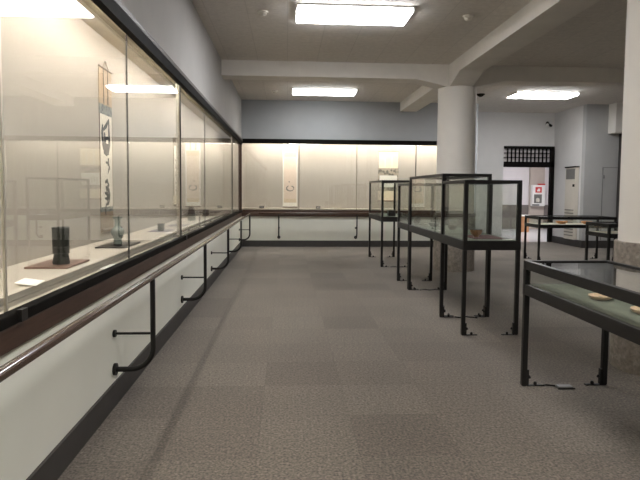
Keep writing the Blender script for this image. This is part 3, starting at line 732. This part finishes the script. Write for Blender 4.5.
ceiling_light(5.20, 11.30, 'bright rectangular ceiling light in the right bay before the lattice doorway')
ceiling_light(0.735, 1.35, 'rectangular ceiling light above the photographer', LAMPN)
ceiling_light(5.10, 1.35, 'added unseen ceiling light brightening the right bay beside the photographer', LAMPD)  # unseen light, added to brighten the right side and lower left wall
ceiling_light(7.3, 16.3, 'corridor ceiling light beyond the lattice doorway', LAMPC, 2.9)

def detector(x, y, label, mat=DETW, r=0.062):
    t = thing('smoke_detector', label, 'smoke detector', (x, y, CH), 'round ceiling detectors')
    MB().lathe([(0.0, -0.018), (r, -0.018), (r, 0), (0, 0)], 28).build('base', mat, t, True)
    MB().lathe([(0.0, -0.055), (r * 0.35, -0.055), (r * 0.72, -0.035), (r * 0.72, -0.0185), (0, -0.0185)], 28).build('head', mat, t, True)
detector(-0.28, 6.45, 'ivory smoke detector on the ceiling left of the nearest light')
detector(-0.26, 11.5, 'ivory smoke detector on the ceiling left of the far light')
detector(2.06, 6.42, 'ivory smoke detector on the ceiling beside the long beam')
detector(3.97, 11.45, 'black round detector on the ceiling just right of the far column', BLACKM, 0.085)

# ------------------------------------------------------------------ far right items
ac_ = thing('air_conditioner', 'tall cream floor air conditioner against the side wall beside the lattice doorway', 'air conditioner', (6.70, 12.94, 0.17))
B(0, 0.084, -0.23, 0.23, 0.0, 1.69).build('cabinet', CREAMP, ac_)
B(-0.02, 0.086, -0.245, 0.245, 1.692, 1.72).build('top_cap', BLACKM, ac_)
g = MB()
g.box(-0.004, -0.0005, -0.21, 0.20, 1.42, 1.66)
g.build('air_outlet', GREYG, ac_)
B(-0.006, -0.0005, -0.21, -0.12, 1.24, 1.30).build('control_panel', BLACKM, ac_)
lv = MB()
for k in range(9): lv.box(-0.012, -0.0005, -0.20, 0.20, 0.08 + k * 0.075, 0.105 + k * 0.075)
lv.build('intake_louvre', pbr('louvre_grey', (0.25, 0.24, 0.21), 0.6), ac_)  # grey slats on the cream cabinet
sp_ = thing('wall_spotlight', 'small black twin-head spotlight high on the wall above the lattice doorway', 'spotlight', (6.60, FY, 3.0))
B(-0.03, 0.03, -0.03, 0, -0.03, 0.05).build('wall_mount', GREYBOX, sp_)
MB().tube([(-0.01, -0.03, 0.03), (-0.06, -0.13, -0.02)], 0.042, 16).build('lamp_head', BLACKM, sp_, True)
MB().tube([(0.03, -0.03, -0.01), (0.06, -0.10, -0.05)], 0.032, 16).build('lamp_head', BLACKM, sp_, True)
MB().tube([(-0.061, -0.131, -0.021), (-0.075, -0.155, -0.045)], 0.036, 16).build('shade', WHITE, sp_, True)

ae = thing('emergency_cabinet', 'white wall cabinet with a red square mark and dark window in the corridor', 'cabinet', (8.58, 18.86, 0.80))
B(-0.20, 0.24, -0.14, 0, 0, 0.72).build('cabinet', WHITE, ae)
B(0.02, 0.23, -0.16, -0.03, 0.722, 0.765).build('beacon', RED, ae)
m_ = MB(); m_.box(-0.10, 0.12, -0.146, -0.1405, 0.46, 0.65); m_.build('red_mark', RED, ae)
m_ = MB(); m_.box(-0.045, 0.065, -0.149, -0.1465, 0.50, 0.56); m_.box(-0.015, 0.065, -0.149, -0.1465, 0.56, 0.60); m_.build('mark_cutout', WHITE, ae)
B(-0.14, 0.13, -0.146, -0.1405, 0.10, 0.40).build('window', GREYG, ae)
MB().lathe([(0.0, 0), (0.05, 0), (0.06, 0.05), (0.05, 0.12), (0.0, 0.14)], 16, (-0.02, -0.17, 0.14)).build('device', CREAMP, ae, True)
B(-0.20, 0.05, -0.146, -0.1405, 0.02, 0.055).build('handle', BLACKM, ae)
st = thing('wooden_box_stand', 'orange-brown wooden stand in the corridor behind the doorway', 'stand', (7.60, 17.6, 0))
B(-0.13, 0.13, -0.15, 0.15, 0.0, 0.50).build('body', ORANGEW, st)
B(-0.15, 0.15, -0.17, 0.17, 0.502, 0.54).build('top', CARD, st)

# ------------------------------------------------------------------ camera
cam = bpy.data.cameras.new('camera'); co = bpy.data.objects.new('camera', cam); COL.objects.link(co)
cam.sensor_width = 36; cam.lens = 560 * 36 / 640; cam.shift_y = -16 / 640; cam.clip_start = 0.02; cam.clip_end = 100
R = Matrix.Rotation(-radians(3.3926), 4, 'Z') @ Matrix.Rotation(pi / 2 - radians(3.4487), 4, 'X') @ Matrix.Rotation(0.0076, 4, 'Z')
co.matrix_world = Matrix.Translation((0, 0, 1.284)) @ R
S.camera = co
w = bpy.data.worlds.new('world'); S.world = w; w.use_nodes = True
w.node_tree.nodes['Background'].inputs['Color'].default_value = (0.5, 0.52, 0.55, 1)
w.node_tree.nodes['Background'].inputs['Strength'].default_value = 0.2
S.view_settings.view_transform = 'Standard'; S.view_settings.look = 'None'
S.view_settings.gamma = 1.0; S.view_settings.use_curve_mapping = False
S.view_settings.exposure = 1.55
cy = S.cycles
cy.use_denoising = True
cy.max_bounces = 10; cy.diffuse_bounces = 6; cy.glossy_bounces = 5; cy.transparent_max_bounces = 40
cy.caustics_reflective = False; cy.caustics_refractive = False
cy.sample_clamp_indirect = 6.0
